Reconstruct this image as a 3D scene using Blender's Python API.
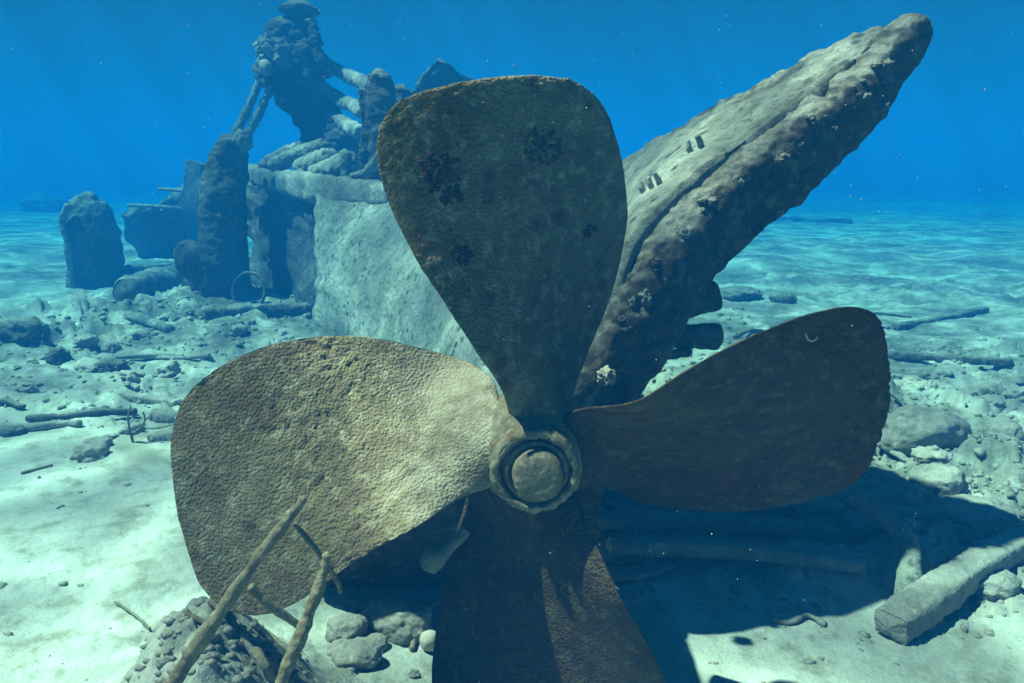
import bpy, bmesh, math, random
import numpy as np
from mathutils import Vector

for _o in list(bpy.data.objects):
    bpy.data.objects.remove(_o)
SC = bpy.context.scene
COL = SC.collection
random.seed(7)
RNG = np.random.default_rng(11)

# ------------------------------------------------------------------ camera
H = 1.55
PITCH = math.radians(11.7)
F = 796.0
cam_d = bpy.data.cameras.new('camera')
cam = bpy.data.objects.new('camera', cam_d)
COL.objects.link(cam)
cam.location = (0, 0, H)
cam.rotation_euler = (math.pi / 2 - PITCH, 0, 0)
cam_d.sensor_width = 36
cam_d.lens = 36 * F / 1024
cam_d.clip_start = 0.05
cam_d.clip_end = 500
SC.camera = cam

# ------------------------------------------------------------------ light
S = Vector((-0.46, -0.06, 0.88)).normalized()      # towards the sun
w = bpy.data.worlds.new('World')
SC.world = w
w.use_nodes = True
nt = w.node_tree
nt.nodes.clear()
wo = nt.nodes.new('ShaderNodeOutputWorld')
bg = nt.nodes.new('ShaderNodeBackground')
sky = nt.nodes.new('ShaderNodeTexSky')
sky.sky_type = 'NISHITA'
sky.sun_disc = False
sky.sun_elevation = math.asin(S.z)
sky.sun_rotation = math.atan2(S.x, S.y)
tint = nt.nodes.new('ShaderNodeMix')
tint.data_type = 'RGBA'
tint.blend_type = 'MULTIPLY'
tint.inputs[0].default_value = 1.0
tint.inputs[7].default_value = (0.22, 0.50, 0.45, 1)      # daylight as it is left after passing through sea water
nt.links.new(sky.outputs[0], tint.inputs[6])
nt.links.new(tint.outputs[2], bg.inputs[0])
bg.inputs[1].default_value = 0.02
nt.links.new(bg.outputs[0], wo.inputs[0])

sl = bpy.data.lights.new('sun', 'SUN')
sl.energy = 5.0
sl.angle = math.radians(1.0)
sl.color = (1.0, 0.83, 0.66)
sun = bpy.data.objects.new('sun', sl)
COL.objects.link(sun)
sun.rotation_euler = S.to_track_quat('Z', 'Y').to_euler()
sun.location = (0, 0, 20)

vs = SC.view_settings
vs.view_transform = 'Standard'
vs.look = 'None'
vs.gamma = 1
vs.exposure = 2.2
SC.render.engine = 'CYCLES'
cy = SC.cycles
cy.use_denoising = True
try:
    cy.denoiser = 'OPENIMAGEDENOISE'
except Exception:
    pass
cy.max_bounces = 5
cy.diffuse_bounces = 1
cy.glossy_bounces = 1
cy.transmission_bounces = 2
cy.volume_bounces = 0
cy.transparent_max_bounces = 8
cy.caustics_reflective = False
cy.caustics_refractive = False
cy.sample_clamp_indirect = 4

# ------------------------------------------------------------------ helpers
def P(px, py, Y):
    """point seen at that pixel of the photograph at distance Y in front of the camera"""
    u = (px - 512) / F
    v = (341.5 - py) / F
    y = math.cos(PITCH) + v * math.sin(PITCH)
    z = v * math.cos(PITCH) - math.sin(PITCH)
    k = Y / y
    return np.array((u * k, Y, H + z * k))


def _hash(ix, iy, iz, seed):
    n = (ix.astype(np.uint32) * np.uint32(374761393) + iy.astype(np.uint32) * np.uint32(668265263)
         + iz.astype(np.uint32) * np.uint32(2147483647) + np.uint32(seed * 1013 + 7))
    n = (n ^ (n >> np.uint32(13))) * np.uint32(1274126177)
    n = (n ^ (n >> np.uint32(15))) * np.uint32(2246822519)
    n = n ^ (n >> np.uint32(16))
    return n.astype(np.float64) / 4294967295.0


def vnoise(p, seed=0):
    with np.errstate(over='ignore'):
        i = np.floor(p).astype(np.int64)
        f = p - i
        u = f * f * (3 - 2 * f)
        r = 0
        for a in (0, 1):
            wa = u[:, 0] if a else 1 - u[:, 0]
            for b in (0, 1):
                wb = u[:, 1] if b else 1 - u[:, 1]
                for c in (0, 1):
                    wc = u[:, 2] if c else 1 - u[:, 2]
                    r = r + wa * wb * wc * _hash(i[:, 0] + a, i[:, 1] + b, i[:, 2] + c, seed)
        return r * 2 - 1


ROT = np.array(((0.80, 0.36, -0.48), (-0.60, 0.48, -0.64), (0.0, 0.80, 0.60)))


def fbm(p, octs=4, seed=0, gain=0.5):
    p = np.asarray(p, float)
    a, r, t = 1.0, 0, 0
    for k in range(octs):
        r = r + a * vnoise(p, seed + k * 17)
        t += a
        a *= gain
        p = (p @ ROT.T) * 2.03 + 3.7
    return r / t


def worley2(x, y, seed=0, jit=0.85):
    """distance to the nearest random site and that site's random value"""
    with np.errstate(over='ignore'):
        ix = np.floor(x).astype(np.int64)
        iy = np.floor(y).astype(np.int64)
        best = np.full(x.shape, 9.0)
        val = np.zeros(x.shape)
        z = np.zeros_like(ix)
        for a in (-1, 0, 1):
            for b in (-1, 0, 1):
                cx, cy_ = ix + a, iy + b
                hx = _hash(cx, cy_, z, seed)
                hy = _hash(cx, cy_, z + 5, seed + 3)
                hv = _hash(cx, cy_, z + 9, seed + 8)
                d = np.hypot(cx + .5 + (hx - .5) * jit - x, cy_ + .5 + (hy - .5) * jit - y)
                m = d < best
                best = np.where(m, d, best)
                val = np.where(m, hv, val)
        return best, val


def sstep(a, b, x):
    t = np.clip((x - a) / (b - a), 0, 1)
    return t * t * (3 - 2 * t)


# -------- the seabed height, used for the sheet and to stand things on it
def rubble_mask(x, y):
    n = fbm(np.stack([x * .45, y * .45, 0 * x], 1), 3, 5)
    left = sstep(3.6, 5.0, y + .3 * x) * (1 - sstep(-0.4, .6, x)) * (.8 - .55 * sstep(9.5, 12, y))
    right = np.maximum(sstep(.55, 1.1, x - .10 * (y - 2.5)), .9 * sstep(.1, .45, x) * sstep(2.62, 2.95, y)) * sstep(2.35, 2.9, y) * (1 - .65 * sstep(5.5, 9, y))
    m = np.clip(left + right, 0, 1)
    m = m * (1 - .9 * np.exp(-(((x - 1.3) / .42) ** 2 + ((y - 2.72) / .30) ** 2)))
    m = m * np.clip(.62 + 1.1 * n, .12, 1)
    return m


def ground(x, y):
    x = np.atleast_1d(np.asarray(x, float))
    y = np.atleast_1d(np.asarray(y, float))
    r = np.hypot(x, y)
    p = np.stack([x, y, 0 * x], 1)
    fade = 1 - sstep(14, 34, r)
    h = .06 * fbm(p * .5, 3, 1) * (1 + .15 * r * fade)
    h += .022 * fbm(p * 2.3, 4, 2)
    h += .006 * fbm(p * 14, 3, 9)
    h += (.28 * fbm(p * .09, 3, 17) + .10 * fbm(p * .3, 2, 18)) * sstep(11, 22, r)
    # long low ridges of sediment
    h += .02 * fbm(np.stack([x * .8 + .3 * y, y * 3.2, 0 * x], 1), 3, 21) * sstep(2.4, 5, r)
    m = rubble_mask(x, y) * fade
    wob = fbm(p * 3, 2, 33) * .35
    d1, v1 = worley2(x * 3.1 + wob, y * 3.1 + wob * .7, 1)
    d2, v2 = worley2(x * 7.5 - wob, y * 7.5 + wob, 2)
    d3, v3 = worley2(x * 17 + wob, y * 17 - wob, 3)
    st = np.clip(1 - (d1 / (.28 + .3 * v1)) ** 2, 0, 1) ** .6 * .15 * v1 * (v1 > .35)
    st2 = np.clip(1 - (d2 / (.3 + .25 * v2)) ** 2, 0, 1) ** .6 * .06 * v2
    st3 = np.clip(1 - (d3 / .5) ** 2, 0, 1) ** .6 * .022 * v3
    near = sstep(1.2, 2.0, r)
    h += m * (st * 1.25 + st2 * 1.15 + st3) + m * .03 * np.abs(fbm(p * 6, 4, 41)) + m * .030 * fbm(p * 13, 3, 43) + m * .012 * fbm(p * 30, 2, 44)
    h += (1 - m) * near * st3 * .35 * (fbm(p * 1.3, 3, 52) > .08)
    # mound under the fallen frame in the left foreground
    mx = np.exp(-(((x + .78 + .25 * (y - 1.8)) / .30) ** 2 + ((y - 1.80) / .42) ** 2))
    h += mx * (.46 + .05 * fbm(p * 4, 4, 61) + .035 * fbm(p * 14, 4, 62) + .5 * st2 + 1.0 * st3)
    # rubble banked up to the wreck on the left
    bx = np.exp(-(((x + 3.6) / 1.9) ** 2 + ((y - 9.0) / 1.7) ** 2))
    h += bx * (.16 + .16 * np.abs(fbm(p * 2.2, 4, 71)))
    # scour behind the propeller
    h -= .05 * np.exp(-(((x - .1) / .5) ** 2 + ((y - 2.3) / .4) ** 2))
    return h


def gz(x, y):
    return float(ground(x, y)[0])


def G(px, py):
    """where that pixel's line of sight meets the seabed"""
    a = P(px, py, 1.0) - np.array((0, 0, H))
    if a[2] > -0.02:
        a[2] = -0.02
    t = -H / a[2]
    for _ in range(12):
        q = a * t
        t = t * .5 + .5 * (gz(q[0], q[1]) - H) / a[2]
    q = a * t
    return np.array((q[0], q[1], gz(q[0], q[1])))


# -------- objects
def tag(o, label=None, cat=None, group=None, kind=None):
    if label: o['label'] = label
    if cat: o['category'] = cat
    if group: o['group'] = group
    if kind: o['kind'] = kind
    return o


def thing(name, loc, label, cat, group=None):
    o = bpy.data.objects.new(name, None)
    COL.objects.link(o)
    o.empty_display_size = .1
    o.location = Vector(loc)
    return tag(o, label, cat, group)


def mk(name, V, Fc, mat, parent=None, loc=None, disp=None, smooth=True, children_of=None):
    """one mesh object from world-space vertices; disp(points, normals) -> offset along the normal"""
    V = np.asarray(V, float)
    if parent is not None:
        org = world_loc(parent)
    else:
        org = np.array(loc if loc is not None else (V[:, 0].mean(), V[:, 1].mean(), V[:, 2].min()))
    me = bpy.data.meshes.new(name)
    me.from_pydata([tuple(v) for v in (V - org)], [], Fc)
    me.update()
    if disp is not None:
        n = np.zeros(len(V) * 3)
        me.vertex_normals.foreach_get('vector', n)
        n = n.reshape(-1, 3)
        off = disp(V, n)
        V2 = V + (n * off[:, None] if off.ndim == 1 else off) - org
        me.vertices.foreach_set('co', V2.ravel())
        me.update()
    if smooth:
        me.polygons.foreach_set('use_smooth', [True] * len(me.polygons))
    me.materials.append(mat)
    o = bpy.data.objects.new(name, me)
    COL.objects.link(o)
    if parent is not None:
        o.parent = parent
    else:
        o.location = Vector(org)
    return o


def hit(px, py, obj, back=0.0):
    """first point of obj seen through that pixel"""
    org = world_loc(obj)
    d = Vector(P(px, py, 1.0) - np.array((0, 0, H))).normalized()
    ok, co, no, _ = obj.ray_cast(Vector((0, 0, H)) - Vector(org), d)
    if not ok:
        return None, None
    return np.array(co + d * back) + org, np.array(no)


def world_loc(o):
    v = Vector((0, 0, 0))
    while o is not None:
        v += o.location
        o = o.parent
    return np.array(v)


def spline(pts, n, extra=None):
    """Catmull-Rom through the points, n samples even in arc length"""
    pts = np.asarray(pts, float)
    m = len(pts)
    if m == 2:
        t = np.linspace(0, 1, n)[:, None]
        return pts[0] * (1 - t) + pts[1] * t
    ext = np.vstack([2 * pts[0] - pts[1], pts, 2 * pts[-1] - pts[-2]])
    out = []
    for i in range(m - 1):
        p0, p1, p2, p3 = ext[i:i + 4]
        t = np.linspace(0, 1, 24, endpoint=False)[:, None]
        out.append(.5 * ((2 * p1) + (-p0 + p2) * t + (2 * p0 - 5 * p1 + 4 * p2 - p3) * t ** 2 + (-p0 + 3 * p1 - 3 * p2 + p3) * t ** 3))
    out = np.vstack(out + [pts[-1:]])
    s = np.r_[0, np.cumsum(np.linalg.norm(np.diff(out[:, :min(3, out.shape[1])], axis=0), axis=1))]
    q = np.linspace(0, s[-1], n)
    return np.stack([np.interp(q, s, out[:, k]) for k in range(out.shape[1])], 1)


def tube_geo(path, n=40, seg=20, power=2.0, hint=(0, 0, 1), capn=5, twist=0.0):
    """path rows: x y z a b   (a = half width across, b = half height towards the hint). power 2 round, 6 square"""
    sp = spline(path, n)
    c, a, b = sp[:, :3], sp[:, 3], sp[:, 4]
    T = np.gradient(c, axis=0)
    T /= np.linalg.norm(T, axis=1)[:, None]
    hint = np.array(hint, float)
    A = np.cross(T, hint)
    bad = np.linalg.norm(A, axis=1) < .15
    if bad.any():
        A[bad] = np.cross(T[bad], np.array((0, 1, .2)))
    A /= np.linalg.norm(A, axis=1)[:, None]
    for i in range(1, len(A)):
        if A[i] @ A[i - 1] < 0:
            A[i] = -A[i]
    B = np.cross(A, T)
    rings = []
    # rounded ends: extra rings that close in
    L = []
    rr = min(a[0], b[0])
    for k in range(capn):
        th = math.pi / 2 * (k / capn)
        L.append((0, -rr * .55 * (1 - math.sin(th)), max(.02, math.sin(th)) ** (.5 if power > 3 else .8)))
    for i in range(len(c)):
        L.append((i, 0, 1))
    rr = min(a[-1], b[-1])
    for k in range(capn - 1, -1, -1):
        th = math.pi / 2 * (k / capn)
        L.append((len(c) - 1, rr * .55 * (1 - math.sin(th)), max(.02, math.sin(th)) ** (.5 if power > 3 else .8)))
    V = []
    ang = np.linspace(0, 2 * math.pi, seg, endpoint=False) + .001
    for (i, off, sc) in L:
        cs, sn = np.cos(ang + twist * i / len(c)), np.sin(ang + twist * i / len(c))
        k = (np.abs(np.cos(ang)) ** power + np.abs(np.sin(ang)) ** power) ** (-1 / power)
        V.append(c[i] + T[i] * off + (cs * k * a[i] * sc)[:, None] * A[i] + (sn * k * b[i] * sc)[:, None] * B[i])
    V = np.vstack(V)
    Fc = []
    R = len(L)
    for i in range(R - 1):
        for j in range(seg):
            j2 = (j + 1) % seg
            Fc.append((i * seg + j, i * seg + j2, (i + 1) * seg + j2, (i + 1) * seg + j))
    Fc.append(tuple(range(seg - 1, -1, -1)))
    Fc.append(tuple((R - 1) * seg + j for j in range(seg)))
    return V, Fc


def rough(amp, freq, octs=4, seed=0, grain=0.0, gfreq=60):
    def f(p, n):
        r = amp * fbm(p * freq, octs, seed, .55)
        if grain:
            r = r + grain * fbm(p * gfreq, 2, seed + 5)
        return r
    return f


def _far(path, n, seg, grain, gfreq):
    if np.mean([q[1] for q in path]) > 6:
        a = float(np.mean([q[3] for q in path]))
        return int(n * 1.7), int(seg * 1.7), max(grain, .22 * min(a, .15)), 1.6 / max(a, .06)
    return n, seg, grain, gfreq


def tube(name, path, mat, parent=None, n=40, seg=20, power=2.0, amp=.01, freq=8, hint=(0, 0, 1), grain=0., gfreq=50, seed=0, twist=0.):
    n, seg, grain, gfreq = _far(path, n, seg, grain, gfreq)
    V, Fc = tube_geo(path, n, seg, power, hint, twist=twist)
    return mk(name, V, Fc, mat, parent, disp=rough(amp, freq, 4, seed, grain, gfreq))


def pt(px, py, Y, a, b=None):
    """path row placed on a line of sight, half sizes in metres"""
    q = P(px, py, Y)
    return (q[0], q[1], q[2], a, a if b is None else b)


_ico = {}


def ico(sub):
    if sub not in _ico:
        bm = bmesh.new()
        bmesh.ops.create_icosphere(bm, subdivisions=sub, radius=1)
        _ico[sub] = (np.array([v.co[:] for v in bm.verts]), [tuple(v.index for v in f.verts) for f in bm.faces])
        bm.free()
    return _ico[sub]


def lump_geo(c, s, rot=0.0, sub=4, rgh=.28, freq=1.6, seed=0, flat=.0):
    V0, Fc = ico(sub)
    V = V0.copy()
    d = 1 + rgh * fbm(V0 * freq + seed * 3.1, 4, seed, .5)
    V = V * d[:, None]
    if flat:
        V[:, 2] = np.where(V[:, 2] > 0, V[:, 2] * (1 - flat) + flat * np.tanh(V[:, 2] * 2) * .6, V[:, 2])
    V = V * np.array(s)
    cr, sr = math.cos(rot), math.sin(rot)
    V = np.stack([V[:, 0] * cr - V[:, 1] * sr, V[:, 0] * sr + V[:, 1] * cr, V[:, 2]], 1)
    return V + np.array(c), Fc


def join(parts):
    V, Fc, o = [], [], 0
    for v, f in parts:
        V.append(v)
        Fc += [tuple(i + o for i in q) for q in f]
        o += len(v)
    return np.vstack(V), Fc


# ------------------------------------------------------------------ materials
def mat_crust(name, c1, c2, c3, scale=6., bump=.5, dist=.02, fine=60., spots=None, spot_scale=9., spot_amt=.35, rough_=.92, blot=None, blot_amt=.4, cell=0., attr=None, lit_silt=None, lit_silt_lo=.55):
    """encrusted / silted surface: three colours mixed by noise, optional spots and blotches, bumps of two sizes"""
    m = bpy.data.materials.new(name)
    m.use_nodes = True
    t = m.node_tree
    N, Lk = t.nodes, t.links
    bs = N['Principled BSDF']
    bs.inputs['Roughness'].default_value = rough_
    bs.inputs['Specular IOR Level'].default_value = .12
    co = N.new('ShaderNodeTexCoord').outputs['Object']

    def noise(sc, det=5, ro=.6, dst=0.):
        n = N.new('ShaderNodeTexNoise')
        n.inputs['Scale'].default_value = sc
        n.inputs['Detail'].default_value = det
        n.inputs['Roughness'].default_value = ro
        n.inputs['Distortion'].default_value = dst
        Lk.new(co, n.inputs['Vector'])
        return n.outputs['Fac']

    def mrange(src, a, b, lo=0., hi=1.):
        r = N.new('ShaderNodeMapRange')
        r.interpolation_type = 'SMOOTHSTEP'
        for k, v in zip((1, 2, 3, 4), (a, b, lo, hi)):
            r.inputs[k].default_value = v
        Lk.new(src, r.inputs[0])
        return r.outputs[0]

    def mix(fac, a, b):
        x = N.new('ShaderNodeMix')
        x.data_type = 'RGBA'
        Lk.new(fac, x.inputs[0])
        for k, v in ((6, a), (7, b)):
            if isinstance(v, tuple):
                x.inputs[k].default_value = (*v, 1)
            else:
                Lk.new(v, x.inputs[k])
        return x.outputs[2]

    c = mix(mrange(noise(scale, 6, .65, .4), .38, .62), c1, c2)
    c = mix(mrange(noise(scale * 3.7, 5, .7), .48, .68), c, c3)
    if blot:
        c = mix(mrange(noise(scale * .55, 4, .6, 1.2), .56, .66, 0, blot_amt), c, blot)
    if spots:
        vo = N.new('ShaderNodeTexVoronoi')
        vo.inputs['Scale'].default_value = spot_scale
        Lk.new(co, vo.inputs['Vector'])
        f1 = mrange(vo.outputs['Distance'], .12, .34, 1, 0)
        f2 = mrange(noise(scale * .9, 3, .6), .44, .56, 0, spot_amt)
        mu = N.new('ShaderNodeMath')
        mu.operation = 'MULTIPLY'
        Lk.new(f1, mu.inputs[0])
        Lk.new(f2, mu.inputs[1])
        c = mix(mu.outputs[0], c, spots)
    if lit_silt:  # silt on upward faces, doubling as light painted on the tops
        ge = N.new('ShaderNodeNewGeometry')
        sx = N.new('ShaderNodeSeparateXYZ')
        Lk.new(ge.outputs['Normal'], sx.inputs[0])
        mu = N.new('ShaderNodeMath')
        mu.operation = 'MULTIPLY'
        Lk.new(mrange(sx.outputs[2], lit_silt_lo, lit_silt_lo + .4), mu.inputs[0])
        Lk.new(mrange(noise(scale * 1.3, 5, .7), .35, .6, .2, .85), mu.inputs[1])
        c = mix(mu.outputs[0], c, lit_silt)
    if attr:
        at = N.new('ShaderNodeAttribute')
        at.attribute_name = attr[0]
        mu = N.new('ShaderNodeMath')
        mu.operation = 'MULTIPLY'
        Lk.new(at.outputs['Fac'], mu.inputs[0])
        Lk.new(mrange(noise(3.2, 7, .75), .38, .60, .15, 1.), mu.inputs[1])
        c = mix(mu.outputs[0], c, attr[1])
    # grain in the colour itself
    c = mix(mrange(noise(fine * 1.7, 3, .7), .35, .75, 0, .35), c, tuple(x * .45 for x in c1))
    Lk.new(c, bs.inputs['Base Color'])
    b1 = N.new('ShaderNodeBump')
    b1.inputs['Strength'].default_value = bump
    b1.inputs['Distance'].default_value = dist
    if cell:
        v2 = N.new('ShaderNodeTexVoronoi')
        v2.inputs['Scale'].default_value = cell
        v2.feature = 'SMOOTH_F1'
        Lk.new(co, v2.inputs['Vector'])
        sub = N.new('ShaderNodeMath')
        sub.operation = 'SUBTRACT'
        Lk.new(noise(scale * 3, 7, .72), sub.inputs[0])
        Lk.new(v2.outputs['Distance'], sub.inputs[1])
        Lk.new(sub.outputs[0], b1.inputs['Height'])
    else:
        Lk.new(noise(scale * 3, 7, .72), b1.inputs['Height'])
    b2 = N.new('ShaderNodeBump')
    b2.inputs['Strength'].default_value = bump * .8
    b2.inputs['Distance'].default_value = .004
    Lk.new(noise(fine, 5, .7), b2.inputs['Height'])
    Lk.new(b1.outputs[0], b2.inputs['Normal'])
    Lk.new(b2.outputs[0], bs.inputs['Normal'])
    return m


M = {}
M['sand'] = mat_crust('sand', (.335, .35, .28), (.42, .44, .37), (.22, .22, .155), 1.6, .7, .04, 55., blot=(.19, .18, .12), blot_amt=.8, attr=('rubble', (.105, .11, .075)))
M['bronze'] = mat_crust('bronze', (.175, .14, .072), (.12, .095, .048), (.29, .25, .155), 7., .65, .013, 120., attr=('worn', (.44, .39, .27)), spots=(.055, .025, .02), spot_scale=11, spot_amt=.7, blot=(.10, .055, .03), blot_amt=.45, cell=145.)  # worn colour: the blade's own cream plus painted light and gloss
M['red_brown'] = mat_crust('shade_darkened_bronze', (.070, .050, .022), (.046, .028, .014), (.11, .09, .043), 7., .7, .014, 90., spots=(.04, .02, .018), spot_scale=14, spot_amt=.7, blot=(.09, .03, .02), blot_amt=.7, cell=150.)  # red-brown bronze with the blades' shade darkened into its colour
M['hub'] = mat_crust('hub_metal', (.22, .19, .11), (.14, .11, .07), (.32, .28, .19), 14., .7, .008, 120., blot=(.12, .05, .03), blot_amt=.6)
M['plate'] = mat_crust('silted_plating', attr=('worn', (.085, .078, .055)), c1=(.24, .27, .20), c2=(.38, .40, .32), c3=(.15, .17, .12), scale=4.2, bump=1., dist=.06, fine=50., spots=(.05, .06, .045), spot_scale=12., spot_amt=1., blot=(.13, .13, .09), blot_amt=.7)
M['post'] = mat_crust('encrusted_timber', (.080, .068, .038), (.048, .038, .022), (.18, .16, .105), 4.5, 1., .045, 50., spots=(.05, .045, .035), spot_scale=7, spot_amt=.5, cell=26., lit_silt=(.32, .32, .255), lit_silt_lo=.30)
M['wreck'] = mat_crust('wreck_growth', (.085, .09, .07), (.055, .06, .05), (.16, .17, .13), 5., 1., .04, 40., lit_silt=(.24, .25, .19))
M['pale'] = mat_crust('silt_covered_wreck', (.22, .23, .18), (.13, .14, .11), (.32, .33, .27), 4., .9, .04, 40.)
M['timber'] = mat_crust('silted_timber', (.30, .30, .24), (.22, .22, .17), (.38, .37, .31), 5., .9, .02, 60., blot=(.12, .12, .09), blot_amt=.5)
M['rust'] = mat_crust('rusty_rod', (.24, .20, .12), (.15, .12, .07), (.36, .32, .21), 12., 1., .012, 110., spots=(.05, .035, .03), spot_scale=40, spot_amt=.7)
M['rock'] = mat_crust('rock', (.30, .29, .23), (.22, .21, .17), (.38, .37, .30), 6., .9, .02, 70., spots=(.10, .08, .07), spot_scale=18, spot_amt=.6)
M['cream'] = mat_crust('cream_sponge', (.42, .39, .28), (.30, .28, .20), (.50, .47, .36), 30., .8, .004, 150.)
M['sponge'] = mat_crust('maroon_sponge', (.075, .048, .036), (.045, .028, .022), (.12, .09, .065), 20., .8, .008, 110.)
M['shell'] = mat_crust('pale_shell', (.46, .42, .33), (.34, .31, .24), (.54, .50, .42), 10., .4, .004, 150.)
M['weed'] = mat_crust('brown_weed', (.16, .16, .09), (.11, .11, .06), (.2, .2, .12), 10., .4, .004, 90.)

# ------------------------------------------------------------------ setting
def seabed():
    rs = [0.15, .5, .9, 1.2]
    while rs[-1] < 75:
        r = rs[-1]
        rs.append(r + max(.0075, .0016 * r * r * (1 if r < 12 else .8)) if r > 1.1 else r + .1)
    rs = np.array(rs)
    fr = np.radians(np.arange(-41, 41.01, .11))
    bk = np.radians(np.arange(42, 319, 1.2))
    an = np.concatenate([fr, bk])
    nr, na = len(rs), len(an)
    A, R = np.meshgrid(an, rs)
    X, Y = (R * np.sin(A)).ravel(), (R * np.cos(A)).ravel()
    Z = ground(X, Y)
    V = np.stack([X, Y, Z], 1)
    V = np.vstack([V, [[0, 0, gz(0, 0)]]])
    i = np.arange(nr - 1)[:, None] * na
    j = np.arange(na)[None, :]
    j2 = (j + 1) % na
    q = np.stack([(i + j), (i + j2), (i + na + j2), (i + na + j)], -1).reshape(-1, 4)[:, ::-1]
    Fc = q.tolist() + [(nr * na, b, a) for a, b in zip(range(na), [(k + 1) % na for k in range(na)])]
    o = mk('seabed', V, [tuple(f) for f in Fc], M['sand'], loc=(0, 0, 0))
    a = o.data.attributes.new('rubble', 'FLOAT', 'POINT')
    rm = rubble_mask(V[:, 0], V[:, 1])
    rr = np.hypot(V[:, 0], V[:, 1])
    far_ = np.clip(fbm(np.stack([V[:, 0] * .35, V[:, 1] * .9, 0 * rr], 1), 4, 91) * 2.2 + .75, 0, 1) * sstep(4, 8, rr)
    wrk = np.exp(-(((V[:, 0] + 3.2) / 1.9) ** 2 + ((V[:, 1] - 8.0) / 1.6) ** 2))  # ground colour darkened further around the foot of the wreck
    mound = np.exp(-(((V[:, 0] + .70) / .34) ** 2 + ((V[:, 1] - 1.75) / .45) ** 2))
    a.data.foreach_set('value', np.clip(np.maximum(np.maximum(np.maximum(rm * .8, far_ * .9), mound * .9), wrk * 1.4), 0, 1.3))
    tag(o, kind='structure')
    return o


seabed()


def box_geo(lo, hi):
    x0, y0, z0 = lo
    x1, y1, z1 = hi
    V = np.array([(x0, y0, z0), (x1, y0, z0), (x1, y1, z0), (x0, y1, z0), (x0, y0, z1), (x1, y0, z1), (x1, y1, z1), (x0, y1, z1)], float)
    return V, [(0, 3, 2, 1), (4, 5, 6, 7), (0, 1, 5, 4), (1, 2, 6, 5), (2, 3, 7, 6), (3, 0, 4, 7)]


TOP = 5.0
hz = bpy.data.materials.new('sea_water_haze')
hz.use_nodes = True
hn = hz.node_tree
hn.nodes.clear()
ho = hn.nodes.new('ShaderNodeOutputMaterial')
hv = hn.nodes.new('ShaderNodeVolumePrincipled')
hv.inputs['Color'].default_value = (.004, .114, .365, 1)
hv.inputs['Density'].default_value = .128
hv.inputs['Anisotropy'].default_value = 0.0
hv.inputs['Absorption Color'].default_value = (0.0, .47, .985, 1)
hn.links.new(hv.outputs[0], ho.inputs['Volume'])
V, Fc = box_geo((-78, -78, -1.6), (78, 78, TOP))
o = mk('haze', V, Fc, hz, loc=(0, 0, 0), smooth=False)
tag(o, kind='stuff')

# added sheet standing in for the sea surface: its painted net dapples the sunlight
ws = bpy.data.materials.new('painted_ripple_mask')
ws.use_nodes = True
t = ws.node_tree
t.nodes.clear()
wo_ = t.nodes.new('ShaderNodeOutputMaterial')
tr = t.nodes.new('ShaderNodeBsdfTransparent')
tc = t.nodes.new('ShaderNodeTexCoord')
nz = t.nodes.new('ShaderNodeTexNoise')
nz.inputs['Scale'].default_value = 1.1
nz.inputs['Detail'].default_value = 2
mp = t.nodes.new('ShaderNodeMix')
mp.data_type = 'RGBA'
mp.inputs[0].default_value = .5
vo = t.nodes.new('ShaderNodeTexVoronoi')
vo.feature = 'DISTANCE_TO_EDGE'
vo.inputs['Scale'].default_value = 1.7
rp = t.nodes.new('ShaderNodeValToRGB')
rp.color_ramp.elements[0].position = 0.0
rp.color_ramp.elements[0].color = (1, 1, 1, 1)
rp.color_ramp.elements[1].position = .34
rp.color_ramp.elements[1].color = (.36, .36, .36, 1)
e = rp.color_ramp.elements.new(.10)
e.color = (.60, .60, .60, 1)
t.links.new(tc.outputs['Object'], nz.inputs['Vector'])
t.links.new(tc.outputs['Object'], mp.inputs[6])
t.links.new(nz.outputs['Color'], mp.inputs[7])
t.links.new(mp.outputs[2], vo.inputs['Vector'])
t.links.new(vo.outputs['Distance'], rp.inputs[0])
lw_ = t.nodes.new('ShaderNodeLayerWeight')      # painted net fades to flat grey at grazing view angles
lw_.inputs[0].default_value = .5
mr = t.nodes.new('ShaderNodeMapRange')
for _k, _v in zip((1, 2), (.35, .75)):
    mr.inputs[_k].default_value = _v
mg = t.nodes.new('ShaderNodeMix')
mg.data_type = 'RGBA'
mg.inputs[7].default_value = (.55, .55, .55, 1)
t.links.new(lw_.outputs['Facing'], mr.inputs[0])
t.links.new(mr.outputs[0], mg.inputs[0])
t.links.new(rp.outputs[0], mg.inputs[6])
t.links.new(mg.outputs[2], tr.inputs['Color'])
t.links.new(tr.outputs[0], wo_.inputs['Surface'])
gx = np.linspace(-240, 240, 61)
X, Y = np.meshgrid(gx, gx)
V = np.stack([X.ravel(), Y.ravel(), 6.0 + .12 * fbm(np.stack([X.ravel() * .2, Y.ravel() * .2, 0 * X.ravel()], 1), 3, 3)], 1)
Fc = [(i * 61 + j, i * 61 + j + 1, (i + 1) * 61 + j + 1, (i + 1) * 61 + j) for i in range(60) for j in range(60)]
o = mk('ripple_mask_sheet', V, Fc, ws, loc=(0, 0, 0))
tag(o, kind='structure')

# ------------------------------------------------------------------ propeller
HUB = P(535, 454, 1.93)
PY = HUB[1]
K = .41                   # pitch / 2 pi
R0 = .105


def tw(r):
    return sstep(.09, .34, r)


def on_helicoid(px, py, cdeg):
    c = math.radians(cdeg)
    y = PY
    for _ in range(40):
        q = P(px, py, y)
        th = math.atan2(q[2] - HUB[2], q[0] - HUB[0])
        d = (th - c + math.pi) % (2 * math.pi) - math.pi
        r = math.hypot(q[0] - HUB[0], q[2] - HUB[2])
        y = y * .5 + .5 * (PY - K * d * tw(r))
    return d, r


prop = thing('ship_propeller', (HUB[0], HUB[1], 0), 'large four-bladed bronze ship propeller crusted with growth standing in the sand', 'propeller')


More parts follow.
